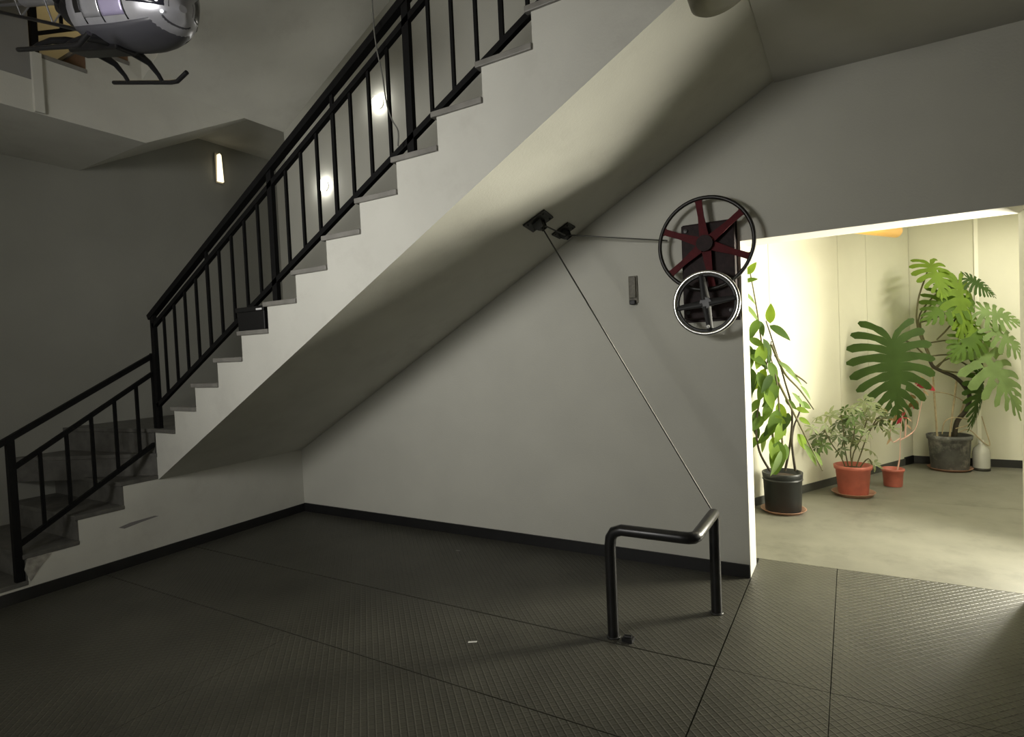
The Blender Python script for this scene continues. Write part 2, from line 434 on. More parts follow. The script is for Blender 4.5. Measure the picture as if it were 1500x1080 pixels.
place(MB().bar((XRl, YR, Z0), (XRl, YR, f1(YR)+.02), .03, .03).build('post', IRON), rl)

# black box left on a tread
bz = Z0 + 4*R
bo = thing('storage_box', 'small black box sitting on a stair tread beside the railing', 'box', (1.26, -1.2, bz))
place(MB().box(1.115, 1.40, -1.372, -1.05, bz, bz+.145).build('body', BLACK, None, .006), bo)
place(MB().box(1.105, 1.405, -1.380, -1.04, bz+.125, bz+.158).build('lid', BLACK, None, .004), bo)
place(MB().box(1.33, 1.39, -1.382, -1.379, bz+.130, bz+.142).build('highlight_strip', mat('pale_highlight', (.7,.7,.68), .4)), bo)  # pale strip paints the white highlight on the box

# ------------------------------------------------------------------ wall lights
LAMPW = mat('lit_bulb', (1, 1, 1), .4, emit=(1.0, .98, .92), estr=26)
for k, (px, py) in enumerate([(553, 150), (473, 272)]):
    p = on(px, py, 1, -.03)
    o = thing('wall_spotlight', ['lit round spotlight on the wall, the higher of the two behind the railing', 'lit round spotlight on the wall, the lower of the two behind the railing'][k], 'spotlight', p, 'round spotlights on the stair wall')
    m = MB().lathe([(.0, 0), (.048, 0), (.048, .012), (.044, .018), (.0, .02)], 20)
    b = m.build('housing', mat('spot_housing', (.6,.6,.57), .5), o); b.rotation_euler = (PI/2, 0, 0); b.location = (0, .03, 0)
    g = MB().sphere((0, 0, 0), .052, sz=.7).build('bulb', LAMPW, o); g.location = (0, -.004, 0); g.rotation_euler = (PI/2, 0, 0)
sl = thing('slit_wall_light', 'narrow upright warm wall light high on the dark left wall', 'wall light', (XL, .02, 3.62))
place(MB().box(XL, XL+.02, -.03, .055, 3.44, 3.76).build('back_plate', mat('lamp_back', (.3,.28,.22), .5)), sl)
place(MB().prism([(-.02, 3.455), (.045, 3.455), (.030, 3.74), (.012, 3.755), (-.006, 3.74)], yz, XL+.02, XL+.045).build('diffuser', mat('warm_diffuser', (1,.9,.7), .5, emit=(1.0,.86,.58), estr=1.6)), sl)

# warm lamp of the upper storey
lu = thing('globe_lamp', 'warm globe lamp lighting the wall of the upper stair', 'lamp', (XL+.12, -.75, 5.35))
MB().sphere((0,0,0), .10).build('globe', mat('warm_globe', (1,.85,.5), .4, emit=(1.0,.72,.30), estr=12), lu)
MB().lathe([(0,0),(.06,0),(.06,.03),(0,.03)]).build('base_plate', GREYM, lu).location = (-.02, 0, -.12)
l = bpy.data.lights.new('globe_glow', 'POINT'); l.energy = 22; l.color = (1.0, .74, .36); l.shadow_soft_size = .1
lo = bpy.data.objects.new('globe_glow', l); COL.objects.link(lo); lo.location = (XL+.35, -.95, 5.25)

# unlit drum lamp under the stairs' underside
sn = Vector((KS, 0, -1)).normalized()
_n = Vector((-KS, 0, 1)); _d = ray(1074, -12); _t = ((Vector((0, 0, ZS)) - CAM).dot(_n) - .16*_n.length) / _d.dot(_n)
dp = CAM + _d*_t - sn*.16
dl = thing('drum_ceiling_lamp', 'unlit dark drum lamp fixed under the top of the stair flight', 'lamp', dp)
dl.rotation_euler = Vector((sn.x*.6, 0, -1)).to_track_quat('Z', 'X').to_euler()
DRUM = mat('smoked_drum', (.10, .095, .06), .4, var=.15)
MB().lathe([(0,-.06),(.075,-.06),(.075,.06)], 30).build('mount', DRUM, dl)
MB().lathe([(.115,.05),(.125,.055),(.125,.135),(.11,.15),(.06,.158),(0,.16)], 36).build('shade', DRUM, dl)

# added unseen fixtures, then the amber lamp of the alcove
def flood(name, lab, c, aim, w_, h_, ntube, tm):
    c = Vector(c); aim = Vector(aim); o = thing(name, lab, 'lamp', c)
    o.rotation_euler = (aim - c).to_track_quat('-Z', 'Y').to_euler()
    MB().box(-w_/2-.03, w_/2+.03, -h_/2-.03, h_/2+.03, .03, .09).build('housing', mat('lamp_white', (.8,.8,.78), .4), o, .006)
    for k in range(ntube):
        x = -w_/2 + w_*(k+.5)/ntube
        MB().tube([(x, -h_/2+.02, .012), (x, h_/2-.02, .012)], .012, 10).build('tube', tm, o)
    return o
TUBEM = mat('lit_tube', (1,1,1), .4, emit=(1,.95,.8), estr=4)
lbx = flood('light_box', 'unseen added light box with upright tubes in the plant alcove', (6.36, 1.58, 1.2), (3.0, -.95, 1.9), .7, 1.2, 4, TUBEM)
bpy.context.view_layer.update()
bk = MB().tube([lbx.matrix_world @ Vector((0,0,.09)), (6.735, 1.80, 1.15)], .02, 10).build('wall_arm', GREYM); bk.parent = lbx; bk.matrix_parent_inverse = lbx.matrix_world.inverted()
flood('added_ceiling_batten', 'unseen added batten lamp on the alcove ceiling beside the right-hand wall', (6.45, 2.75, 2.70), (6.45, 2.75, 0), .18, 1.3, 2, TUBEM)
fld = flood('added_floodlight', 'unseen added floodlight on a slim tripod stand in the hall facing the stairs', FLOOD, FLOOD_AIM, .8, .5, 4, TUBEM)
bpy.context.view_layer.update()
stp = fld.matrix_world @ Vector((0, 0, .075))
for nm, pts_, r_ in [('pole', [stp, (stp.x, stp.y, .55)], .016)] + [('leg', [(stp.x, stp.y, .7), (stp.x + .42*math.cos(a), stp.y + .42*math.sin(a), .012)], .012) for a in (1.2, 3.3, 5.4)]:
    q = MB().tube(pts_, r_, 10).build(nm, BLACK); q.parent = fld; q.matrix_parent_inverse = fld.matrix_world.inverted()
A0, A1 = Vector((4.70, 1.95, 2.455)), Vector((5.13, 2.68, 2.455))
am = thing('amber_tube_lamp', 'amber tube lamp hanging just below the lintel in the plant alcove', 'lamp', (A0+A1)/2)
AMB = mat('amber_shade', (.50,.27,.05), .4, emit=(1.0,.60,.18), estr=.35)
place(MB().tube([A0, A0.lerp(A1,.03), A0.lerp(A1,.97), A1], [.04,.058,.058,.035], 20).build('shade', AMB), am)
for t in (.2, .8):
    q = A0.lerp(A1, t); place(MB().tube([q + Vector((0,0,.05)), (q.x, q.y, HA)], .006, 8).build('hanger', GREYM), am)

# ------------------------------------------------------------------ model helicopter
th = math.radians(15)
hx, hy, hz = Vector((math.cos(th), 0, -math.sin(th))), Vector((0, 1, 0)), Vector((math.sin(th), 0, math.cos(th)))
HO = Vector((1.60, -2.25, 3.33))
he = thing('model_helicopter', 'large silver model helicopter with black skids hanging in the stairwell', 'helicopter', HO)
he.matrix_world = Matrix.Translation(HO) @ Matrix((hx, hy, hz)).transposed().to_4x4()
SILV = mat('silver_paint', (.50, .50, .54), .30, metal=.55, var=.08, vscale=12)
LAV = mat('lavender_panel', (.42, .38, .56), .35, metal=.3)
DKH = mat('heli_black', (.008, .008, .009), .4)
BELLY_SHADE = mat('belly_shade_grey', (.06, .06, .07), .45)
WIN = mat('dark_canopy', (.02, .02, .03), .12, spec=.7)
# fuselage sections: X, half width, z bottom, z top
secs = [(-.32,.05,-.10,.06), (-.28,.115,-.155,.13), (-.20,.165,-.19,.18), (-.08,.19,-.205,.21), (.08,.20,-.212,.225), (.24,.20,-.212,.215), (.38,.185,-.20,.19), (.50,.155,-.175,.14), (.58,.115,-.145,.08), (.635,.065,-.11,.02), (.66,.018,-.075,-.045)]
secs = [(.03 + (a-.03)*.86, b, c, d) for a, b, c, d in secs]
def sec_pt(s, a, k=1.0):
    x, hw, zb, zt_ = s; c, sn_ = math.cos(a), math.sin(a); e = .8
    yy = hw * math.copysign(abs(c)**e, c); zz = (zb+zt_)/2 + (zt_-zb)/2 * math.copysign(abs(sn_)**e, sn_)
    return (x, yy*k, (zb+zt_)/2 + (zz-(zb+zt_)/2)*k)
def interp(x):
    for a, b in zip(secs, secs[1:]):
        if a[0] <= x <= b[0]:
            t = (x-a[0])/(b[0]-a[0]); return tuple(p+(q-p)*t for p, q in zip(a, b))
    return secs[-1]
def skin(mb, x0, x1, a0, a1, nx, na, k, closed=False):
    vs = []; fs = []
    for i in range(nx+1):
        s = interp(x0 + (x1-x0)*i/nx)
        for j in range(na + (0 if closed else 1)):
            vs.append(sec_pt(s, a0 + (a1-a0)*j/na, k))
    m_ = na if closed else na+1
    for i in range(nx):
        for j in range(na):
            fs.append((i*m_+j, i*m_+(j+1) % m_, (i+1)*m_+(j+1) % m_, (i+1)*m_+j))
    return mb.add(vs, fs, True)
fz = MB(); skin(fz, secs[0][0], secs[-1][0], 0, 2*PI, 40, 36, 1.0, True)
fz.add([sec_pt(secs[0], 2*PI*j/36) for j in range(36)], [tuple(range(36))]); fz.add([sec_pt(secs[-1], 2*PI*j/36) for j in range(36)], [tuple(range(36))])
fus = fz.build('fuselage', SILV, he)
D = math.radians
def patch(name, x0, x1, a0, a1, m_, k=1.012, parent=fus):
    mb = MB(); skin(mb, x0, x1, D(a0), D(a1), 10, 10, k); o = mb.build(name, m_, parent)
    so = o.modifiers.new('thick', 'SOLIDIFY'); so.thickness = .004; so.offset = -1; return o
patch('belly_shade_patch', -.24, .53, 228, 312, BELLY_SHADE, 1.02)  # dark skin paints the shading along the fuselage bottom
for s0, s1 in ((150, 218), (-38, 30)):
    patch('door', .05, .21, s0, s1, SILV, 1.014)
    patch('door', .22, .37, s0, s1, LAV, 1.014)
patch('canopy_window', .40, .555, 150, 200, WIN, 1.016); patch('canopy_window', .40, .555, -20, 30, WIN, 1.016)
patch('canopy_window', .30, .54, 62, 118, WIN, 1.016)
for a in (196, -16):
    patch('vent', -.03, .03, a-18, a+14, DKH, 1.018)
for xl in (.045, .215, .375):
    for s0, s1 in ((146, 226), (-46, 34)): patch('panel_seam', xl-.0025, xl+.0025, s0, s1, DKH, 1.019)
for k in range(2):
    MB().sphere((.54-.012*k, -.075-.022*k, -.10+.04*k), .007).build('nose_light', mat('tiny_light', (1,1,1), .2, emit=(1,1,1), estr=2), fus)
# engine and gearbox
MB().lathe([(0,-.10),(.07,-.10),(.085,-.06),(.085,.06),(.06,.10),(0,.10)], 20).build('engine', DKH, he).matrix_local = Matrix.Translation((-.30,-.03,-.03)) @ Matrix.Rotation(PI/2, 4, 'Y')
MB().tube([(-.28,-.09,-.03),(-.36,-.10,.03),(-.46,-.09,.06),(-.5,-.06,.02)], .03, 12).build('exhaust', DKH, he)
MB().torus((-.5,-.05,.02), .05, .014, 'y', 24, 8).build('exhaust_ring', GREYM, he)
# lattice tail boom
bm_ = MB()
q0 = [(-.30,-.09,.09), (-.30,.09,.09), (-.30,0,-.12)]; q1 = [(-1.55,-.02,.10), (-1.55,.02,.10), (-1.55,0,.06)]
TAILM = mat('boom_grey', (.25,.25,.26), .4, metal=.3)
for a, b in zip(q0, q1): MB().tube([a, b], .010, 8).build('boom_tube', DKH if a[2] < 0 else TAILM, he)
for k in range(3):
    t0, t1 = k/3, (k+1)/3
    P = [Vector(a).lerp(Vector(b), t0) for a, b in zip(q0, q1)]; Q = [Vector(a).lerp(Vector(b), t1) for a, b in zip(q0, q1)]
    for i in range(3): bm_.tube([Q[i], Q[(i+1) % 3]], .005, 6)
bm_.build('boom_bracing', TAILM, he)
MB().tube([(-.45,0,.075),(-1.1,0,.095)], .04, 14).build('fuel_tank', SILV, he)
MB().prism([(-1.5,.05),(-1.62,.30),(-1.72,.30),(-1.64,.05)], xz, -.006, .006).build('tail_fin', SILV, he)
MB().box(-1.70, -1.67, .008, .02, -.06, .24).build('tail_rotor_blade', DKH, he)
# skids
for s in (-1, 1):
    MB().tube([(-.50,.225*s,-.295),(.10,.225*s,-.295),(.16,.225*s,-.29),(.24,.225*s,-.245)], .0115, 10).build('skid', DKH, he)
    for X in (-.33, .02):
        pts = [(X, .02*s, -.19), (X, .09*s, -.205), (X, .15*s, -.225), (X, .20*s, -.265), (X, .225*s, -.295)]
        MB().tube(pts, [.028,.024,.016,.012,.011], 10).build('strut', DKH, he)
MB().box(-.40, .10, -.05, .05, -.235, -.185).build('cross_frame', DKH, he, .01)
# rotor
MB().tube([(-.02,0,.2),(-.02,0,.40)], .018, 12).build('mast', DKH, he)
MB().lathe([(0,.0),(.05,.0),(.06,.02),(.05,.045),(0,.05)], 20, (-.02,0,.385)).build('rotor_hub', GREYM, he)
for a in (20, 200):
    m = MB().box(.05, 1.05, -.032, .032, -.004, .004).build('rotor_blade', DKH, he); m.location = (-.02, 0, .41); m.rotation_euler = (.08, 0, D(a))
for X, y in ((-.02, 0), (-1.2, 0)):
    p = he.matrix_world @ Vector((X, y, .40 if X > -.5 else .10)); 
    wv = MB().tube([Vector((0,0,0)), Vector((0,0,H) ) - Vector((0,0,p.z))], .0025, 6).build('hanging_wire', STEEL); wv.location = p
    wv.parent = he; wv.matrix_parent_inverse = he.matrix_world.inverted()

# loose cable dangling past the railing
cp = [on(544, -60, 1, -1.42), on(545, 0, 1, -1.42), on(550, 60, 1, -1.42), on(560, 110, 1, -1.41), on(566, 150, 1, -1.41), on(574, 175, 1, -1.41), on(583, 192, 1, -1.405), on(583, 214, 1, -1.40)]
cp = [(cp[0].x-.02, -1.42, H)] + cp
def smooth(pts, n=6):
    pts = [Vector(p) for p in pts]; out = []
    for i in range(len(pts)-1):
        p0, p1, p2, p3 = pts[max(i-1,0)], pts[i], pts[i+1], pts[min(i+2,len(pts)-1)]
        for k in range(n):
            t = k/n; out.append(.5*((2*p1) + (p2-p0)*t + (2*p0-5*p1+4*p2-p3)*t*t + (3*p1-p0-3*p2+p3)*t**3))
    return out + [pts[-1]]
tag(MB().tube(cp[:1] + smooth(cp[1:]), .004, 8).build('hanging_cable', mat('grey_cable', (.16,.16,.14), .5)), 'thin grey cable dangling from above past the stair railing', 'cable')

# ------------------------------------------------------------------ cable winch on the back wall
wc = on(1033, 357, 1, -.115)
wn_ = thing('cable_winch', 'wall-mounted winch with large dark red spoked wheel and small chrome handwheel', 'winch', (wc.x, 0, wc.z))
gb = MB().box(wc.x-.155, wc.x+.165, -.075, -.0, wc.z-.46, wc.z+.135).build('gear_housing', GEAR, None, .006); place(gb, wn_)
def pl(mb, name, m_, parent=wn_, bevel=0): return place(mb.build(name, m_, None, bevel), parent)
pl(MB().box(wc.x-.16, wc.x+.17, -.012, 0, wc.z-.48, wc.z+.15), 'back_plate', GEAR)
for dx, dz in ((-.125,.10),(.135,.10),(-.125,-.25),(.135,-.25),(-.125,-.42),(.135,-.42),(.0,.02),(.03,-.03)):
    b = MB().lathe([(0,0),(.013,0),(.013,.012),(0,.014)], 8, smooth=False).build('bolt', GREYM); b.location = (dx, -.075, dz); b.rotation_euler = (PI/2,0,0); b.parent = wn_
RW = .283
bw = MB().torus((wc.x, -.115, wc.z), RW, .0125).build('large_wheel', RIMB); place(bw, wn_)
def sub(mb, name, m_, par, bevel=0):
    o = mb.build(name, m_, None, bevel); o.parent = par; o.matrix_parent_inverse = par.matrix_world.inverted() if False else Matrix.Identity(4); return o
def hub(c, r, d, y0):   # short cylinder along y
    return MB().tube([(c[0], y0, c[1]), (c[0], y0-d, c[1])], r, 20)
bpy.context.view_layer.update()
def under(o, par):
    o.parent = par; o.matrix_parent_inverse = par.matrix_world.inverted(); return o
for k in range(6):
    a = D(97 - 60*k); d_ = Vector((math.cos(a), 0, math.sin(a)))
    c0 = Vector((wc.x, -.112, wc.z))
    mb = MB()
    n_ = Vector((-d_.z, 0, d_.x))
    vs = []
    for t, hw in ((.03, .030), (RW*.6, .018), (RW-.02, .020), (RW, .034)):
        for yy in (-.006, .006):
            for s in (-1, 1): vs.append(c0 + d_*t + n_*hw*s + Vector((0, yy, 0)))
    fs = []
    for i in range(3):
        b = i*4; fs += [(b, b+1, b+5, b+4), (b+2, b+6, b+7, b+3), (b, b+4, b+6, b+2), (b+1, b+3, b+7, b+5)]
    fs += [(0, 2, 3, 1), (12, 13, 15, 14)]
    mb.add(vs, fs); under(mb.build('spoke', RED), bw)
under(hub((wc.x, wc.z), .05, .075, -.07).build('hub', GEAR), bw)
hc = on(1034, 444, 1, -.20)
hw_ = MB().torus((hc.x, -.20, hc.z), .187, .0135, 'y', 56, 12).build('hand_wheel', CHROME); place(hw_, wn_); bpy.context.view_layer.update()
under(MB().torus((hc.x, -.19, hc.z), .170, .010, 'y', 48, 8).build('inner_rim', GREYM), hw_)
for k in range(4):
    a = D(97 + 90*k); d_ = Vector((math.cos(a), 0, math.sin(a))); c0 = Vector((hc.x, -.195, hc.z))
    under(MB().tube([c0 + d_*.02, c0 + d_*.10, c0 + d_*.17], [.030, .024, .020], 12, flat=.6).build('spoke', SPOKE), hw_)
under(hub((hc.x, hc.z), .034, .03, -.185).build('hub', GREYM), hw_)
under(hub((hc.x, hc.z), .024, .13, -.07).build('axle', GREYM), hw_)
under(MB().sphere((hc.x+.012, -.215, hc.z-.145), .011).build('crank_knob', mat('white_knob', (.9,.9,.88), .3)), hw_)

# pulley blocks on the sloping underside
def soff(px, py):
    n = Vector((-KS, 0, 1)); d = ray(px, py); t = (Vector((0,0,ZS)) - CAM).dot(n) / d.dot(n); return CAM + d*t
P1, P2 = soff(788, 323), soff(825, 337)
e1 = Vector((1, 0, KS)).normalized(); e2 = Vector((0, 1, 0)); en = Vector((KS, 0, -1)).normalized()
pn = []
def soff_uv(p, q): return e1*((p-0)) + e2*q
for k, (P, s, lab) in enumerate(((P1, .085, 'diamond-shaped dark iron pulley block on the stair underside, farther from the red wheel'), (P2, .072, 'diamond-shaped dark iron pulley block on the stair underside, nearer the red wheel'))):
    o = thing('pulley_block', lab, 'pulley', P, 'pulley blocks under the stairs')
    rot = math.radians((8, 4)[k])
    quad = [(math.cos(rot + a*PI/2 + PI/4)*s*1.35, math.sin(rot + a*PI/2 + PI/4)*s*1.35) for a in range(4)]
    mb = MB(); mb.prism(quad, lambda p, q, h: e1*p + e2*q + en*h, 0, .012); mb.build('base_plate', PULL, o)
    MB().tube([e1*-.01 + en*.03 + e2*-.022, e1*-.01 + en*.03 + e2*.022], .032, 16).build('sheave', PULL, o)
    for s2 in (-1, 1):
        MB().prism([(-.035, .01), (.03, .01), (.02, .065), (-.02, .065)], lambda p, q, h: e1*p + en*q + e2*h, .026*s2, .032*s2).build('cheek', PULL, o)
    for qx, qy in quad: MB().sphere(e1*qx*.72 + e2*qy*.72 + en*.014, .007, 8, 5).build('bolt', GREYM, o)
    pn.append(P + en*.05)
# floor rail tube
L0, Rr = Vector((3.636, -1.07, 0)), .029
bar_top = .565
pts = [(3.636, -1.07, .004), (3.636, -1.07, bar_top-.09), (3.642, -1.07, bar_top-.045), (3.66, -1.07, bar_top-.015), (3.70, -1.07, bar_top), (4.00, -1.07, bar_top), (4.035, -1.066, bar_top), (4.056, -1.052, bar_top), (4.064, -1.02, bar_top), (4.062, -.62, bar_top), (4.060, -.59, bar_top-.006), (4.058, -.578, bar_top-.03), (4.056, -.577, bar_top-.07), (4.054, -.577, .004)]
fr = thing('floor_rail', 'bent black tube rail standing on the floor with a cable tied to it', 'rail', (3.85, -.85, 0))
place(MB().tube(pts, Rr, 16).build('tube', TUBE), fr)
for x, y in ((3.636, -1.07), (4.054, -.577)):
    place(MB().lathe([(0,0),(.036,0),(.036,.005),(.03,.008),(0,.008)], 24, (x, y, 0)).build('foot_plate', GREYM), fr)
fc = MB().box(3.69, 3.745, -1.10, -1.055, 0, .018).tube([(3.70,-1.08,.02),(3.735,-1.075,.02)], .012, 8).build('floor_clip', BLACK)
tag(fc, 'small black clip on the floor beside the left foot of the tube rail', 'clip')
# the steel cable: winch - pulley - pulley - floor rail
ws = Vector((wc.x - .24, -.085, wc.z + .055))
cb = [ws, pn[1] + Vector((.03, 0, -.0)), pn[1], pn[0] + Vector((.03,0,0)), pn[0], Vector((4.045, -.60, bar_top + Rr - .005))]
tag(MB().tube(cb, .0048, 8).build('steel_cable', STEEL), 'thin steel cable running from the red wheel over the pulleys to the floor rail', 'cable')
# small wall fitting
wp = on(928, 424, 1, 0)
tf = thing('wall_bracket', 'small upright dull metal bracket on the wall left of the winch', 'bracket', wp)
DULL = mat('dull_zinc', (.17, .16, .125), .6, var=.3, vscale=40)
MB().box(-.031, .031, -.012, 0, -.095, .09).build('plate', DULL, tf, .003)
MB().box(-.022, .022, -.026, -.012, -.06, .085).build('channel', DULL, tf, .004)
MB().box(-.022, .018, -.034, -.004, -.105, -.075).build('hook', BLACK, tf, .004)
# paper scraps
for (px, py, a, s, lab) in ((692, 941, .6, .022, 'tiny white paper scrap lying on the dark floor in front of the stairs'), (671, 807, .1, .016, 'faint paper scrap on the floor near the back skirting')):
    p = on(px, py, 2, .0); d = Vector((math.cos(a), math.sin(a), 0)); n_ = Vector((-d.y, d.x, 0))
    mb = MB().prism([(-1.1,-.28),(1,-.35),(1.15,.2),(-.9,.33)], lambda u_, v_, h: d*u_*s + n_*v_*s + Vector((0,0,h)), .0005, .0025)
    o = mb.build('paper_scrap', mat('paper', (.85,.85,.82) if s > .02 else (.3,.3,.28), .6)); o.location = p; tag(o, lab, 'paper')

# ------------------------------------------------------------------ plants
def leafmat(name, col, t=.35, rough=.65):
    m = mat(name, col, rough, spec=.2, var=.18, vscale=9)
    nt = m.node_tree; n = nt.nodes; b = n['Principled BSDF']; out = n['Material Output']
    tr = n.new('ShaderNodeBsdfTranslucent'); tr.inputs[0].default_value = (min(1, col[0]*1.9), min(1, col[1]*1.8), col[2]*.9, 1)
    mx = n.new('ShaderNodeMixShader'); mx.inputs[0].default_value = t
    nt.links.new(b.outputs[0], mx.inputs[1]); nt.links.new(tr.outputs[0], mx.inputs[2]); nt.links.new(mx.outputs[0], out.inputs[0]); return m
LG = leafmat('leaf_green', (.085, .15, .025)); LD = leafmat('leaf_dark', (.045, .085, .02)); LY = leafmat('leaf_lime', (.16, .25, .035), .42); LP = leafmat('leaf_pale', (.18, .26, .10), .35)
VAR = leafmat('leaf_variegated', (.25, .29, .17), .3); VAR2 = leafmat('leaf_grey_green', (.10, .13, .07), .3); REDL = leafmat('leaf_red', (.36, .03, .05), .3)
STEM = mat('green_brown_stem', (.10, .09, .035), .6, var=.25, vscale=30); STEMD = mat('dark_stem', (.045, .035, .02), .6, var=.25, vscale=30); PINKST = mat('pink_stem', (.62, .38, .31), .6); CANE = mat('bamboo_cane', (.45, .36, .22), .6, var=.2, vscale=30)
SOIL = mat('potting_soil', (.06, .04, .025), .95, bump=.8, bscale=90, var=.3, vscale=40)
BLKPOT = mat('black_plastic_pot', (.012, .014, .014), .4, var=.2, vscale=20); TERRA = mat('red_plastic_pot', (.44, .12, .085), .45, var=.12, vscale=15); TERRA2 = mat('terracotta_saucer', (.36, .20, .13), .6, var=.15, vscale=15)
GREYPOT = mat('weathered_grey_pot', (.09, .09, .085), .75, var=.35, vscale=10, dirt=(.42,.40,.36), dscale=6, damt=.8, bump=.2, bscale=40)

def simple_leaf(name, m_, wr=.42, droop=.18, fold=.16, nl=8):
    """unit leaf: stalk end at origin, tip at +Y 1"""
    vs = []; fs = []
    for i in range(nl+1):
        t = i/nl; w_ = wr/2 * (math.sin(PI*min(1, t**.85))**.8) * (1 - .25*t) + (.004 if i in (0,) else 0)
        z = -droop*t*t
        vs += [(-w_, t, z + fold*w_), (0, t, z), (w_, t, z + fold*w_)]
    for i in range(nl):
        b = i*3; fs += [(b, b+1, b+4, b+3), (b+1, b+2, b+5, b+4)]
    me = MB().add(vs, fs, True)
    me2 = bpy.data.meshes.new(name); me2.from_pydata(me.v, [], me.f); me2.polygons.foreach_set('use_smooth', [True]*len(me2.polygons)); me2.materials.append(m_); return me2
def monstera_leaf(name, m_, n=9, seed=0, cup=.10):
    """split leaf: blade near the midrib, fingers with gaps towards the margin, holes between"""
    rnd = random.Random(seed); vs = []; fs = []
    def P(side, t, s):      # t: along the midrib, s: along a finger
        th_ = math.radians(-72 + 128*max(0, min(1, t))**.8)
        L_ = (.40 + .14*math.sin(PI*min(1, max(0, t)*1.3))) * (1 - .55*max(0, t)**2)
        a = th_ + math.radians(22)*s
        y0 = .94*max(0, t)**1.15
        x = L_*s*math.cos(a) * 1.0; y = y0 + L_*s*math.sin(a)
        z = -cup*1.4*y0*y0 - .30*s*s*L_ + .06*s*L_
        return (side*max(x, 0), y, z)
    for side in (-1, 1):
        ns = 7
        for i in range(n):
            t0, t1 = i/n, (i+1)/n
            cut = rnd.uniform(.24, .40); gap = rnd.uniform(.30, .48)*(t1-t0)
            base = len(vs)
            for k in range(ns+1):
                s = k/ns
                g = 0 if s <= cut else gap*min(1, (s-cut)/.18)
                tip = 0 if s < .85 else (s-.85)/.15*.30*(t1-t0)
                a, b = t0 + g*.5 + tip*.4, t1 - g*.5 - tip
                for t in (a, (a+b)/2, b):
                    p = P(side, t, s*(1 if k < ns else .98)); vs.append(p)
            for k in range(ns):
                for j in range(2):
                    if k == 1 and j == 1 and i % 2 == 0 and 1 < i < n-1 and cut > .34: continue      # a hole beside the midrib
                    q = base + k*3 + j; fs.append((q, q+1, q+4, q+3))
    me = bpy.data.meshes.new(name); me.from_pydata(vs, [], fs); me.polygons.foreach_set('use_smooth', [True]*len(me.polygons)); me.materials.append(m_); return me
def orient(base, tip, normal, width=1.0, length=None):
    y = (Vector(tip) - Vector(base)); L_ = length or y.length; y.normalize()
    n_ = Vector(normal); n_ = n_ - y*n_.dot(y)
    n_ = n_.normalized() if n_.length > 1e-4 else y.orthogonal().normalized()
    x = y.cross(n_)
    m = Matrix((x*L_*width, y*L_, n_*L_)).transposed().to_4x4(); m.translation = Vector(base); return m
def put(me, base, tip, normal, parent, width=1.0, name='leaf'):
    o = bpy.data.objects.new(name, me); COL.objects.link(o)
    o.parent = parent; o.matrix_local = Matrix.Translation(-parent.location) @ orient(base, tip, normal, width); return o
def pot(parent, c, r0, r1, h, m_, lip=.012, liph=.03, ridge=False):
    prof = [(0,.004),(r0*.96,0),(r0,.008),(r1*.97,h-liph),(r1*.97+lip,h-liph+.004),(r1+lip,h-.004),(r1+lip*.5,h),(r1-.006,h),(r1-.014,h-.05),(0,h-.05)]
    if ridge: prof[3:3] = [(r0+(r1-r0)*.78, h*.80), (r0+(r1-r0)*.78+.007, h*.81), (r0+(r1-r0)*.80+.007, h*.83), (r0+(r1-r0)*.8, h*.84)]
    place(MB().lathe(prof, 36, c).build('pot', m_), parent)
    place(MB().lathe([(r1-.012,h-.045),(r1*.6,h-.032),(0,h-.028)], 24, c).build('soil', SOIL), parent)
def saucer(c, r, m_, label, h=.028):
    o = MB().lathe([(0,0),(r*.82,0),(r*.95,h*.8),(r,h),(r*.96,h),(r*.86,h*.35),(0,h*.3)], 36).build('plant_saucer', m_); o.location = c; tag(o, label, 'saucer'); return o
CAMDIR = -FW

# --- plant 1: tall leafy plant in the black pot
c1 = Vector((4.19, 1.63, 0))
saucer(c1, .185, TERRA2, 'terracotta saucer under the black pot of the tall leafy plant')
p1 = thing('potted_plant', 'tall trailing plant with oval green leaves in a black pot beside the opening', 'plant', c1 + Vector((0,0,.012)))
c1 = c1 + Vector((0,0,.012)); pot(p1, c1, .145, .158, .335, BLKPOT, .006, .05, True)
d1 = (c1 - CAM).dot(FW)
def A1_(px, py, dd=0): return at(px, py, d1 + dd)
stems = [[(1140,690,0),(1132,640,-.02),(1126,580,0),(1118,520,.03),(1108,450,.05),(1098,395,.05)],
         [(1150,690,.02),(1158,645,0),(1160,600,-.05),(1150,560,0),(1135,510,0),(1122,470,.02)],
         [(1128,690,.0),(1112,660,-.02),(1108,620,-.03),(1118,560,.04),(1130,500,.05)],
         [(1165,690,.03),(1160,650,.02),(1163,625,0),(1172,600,-.02),(1170,580,-.02)],
         [(1140,688,-.03),(1146,655,-.05),(1142,610,-.06),(1138,560,-.05),(1128,520,-.04)],
         [(1130,505,.0),(1148,545,-.05),(1172,572,-.08),(1192,600,-.1)],
         [(1140,560,-.04),(1160,600,-.08),(1180,640,-.1),(1205,690,-.1)],
         [(1135,520,0),(1150,538,0),(1175,556,-.05),(1182,562,-.05)]]
for i, s_ in enumerate(stems):
    place(MB().tube(smooth([A1_(*q) for q in s_], 5), [.011 - .006*k/(len(s_)*5-5) for k in range((len(s_)-1)*5+1)], 7).build('stem', STEMD if i in (1,2,3) else STEM), p1)
ml = [simple_leaf('oval_leaf', LG, .50, .12, .2), simple_leaf('oval_leaf_dark', LD, .46, .2, .2), simple_leaf('oval_leaf_lime', LY, .55, .15, .2), simple_leaf('narrow_leaf', LP, .26, .25, .3)]
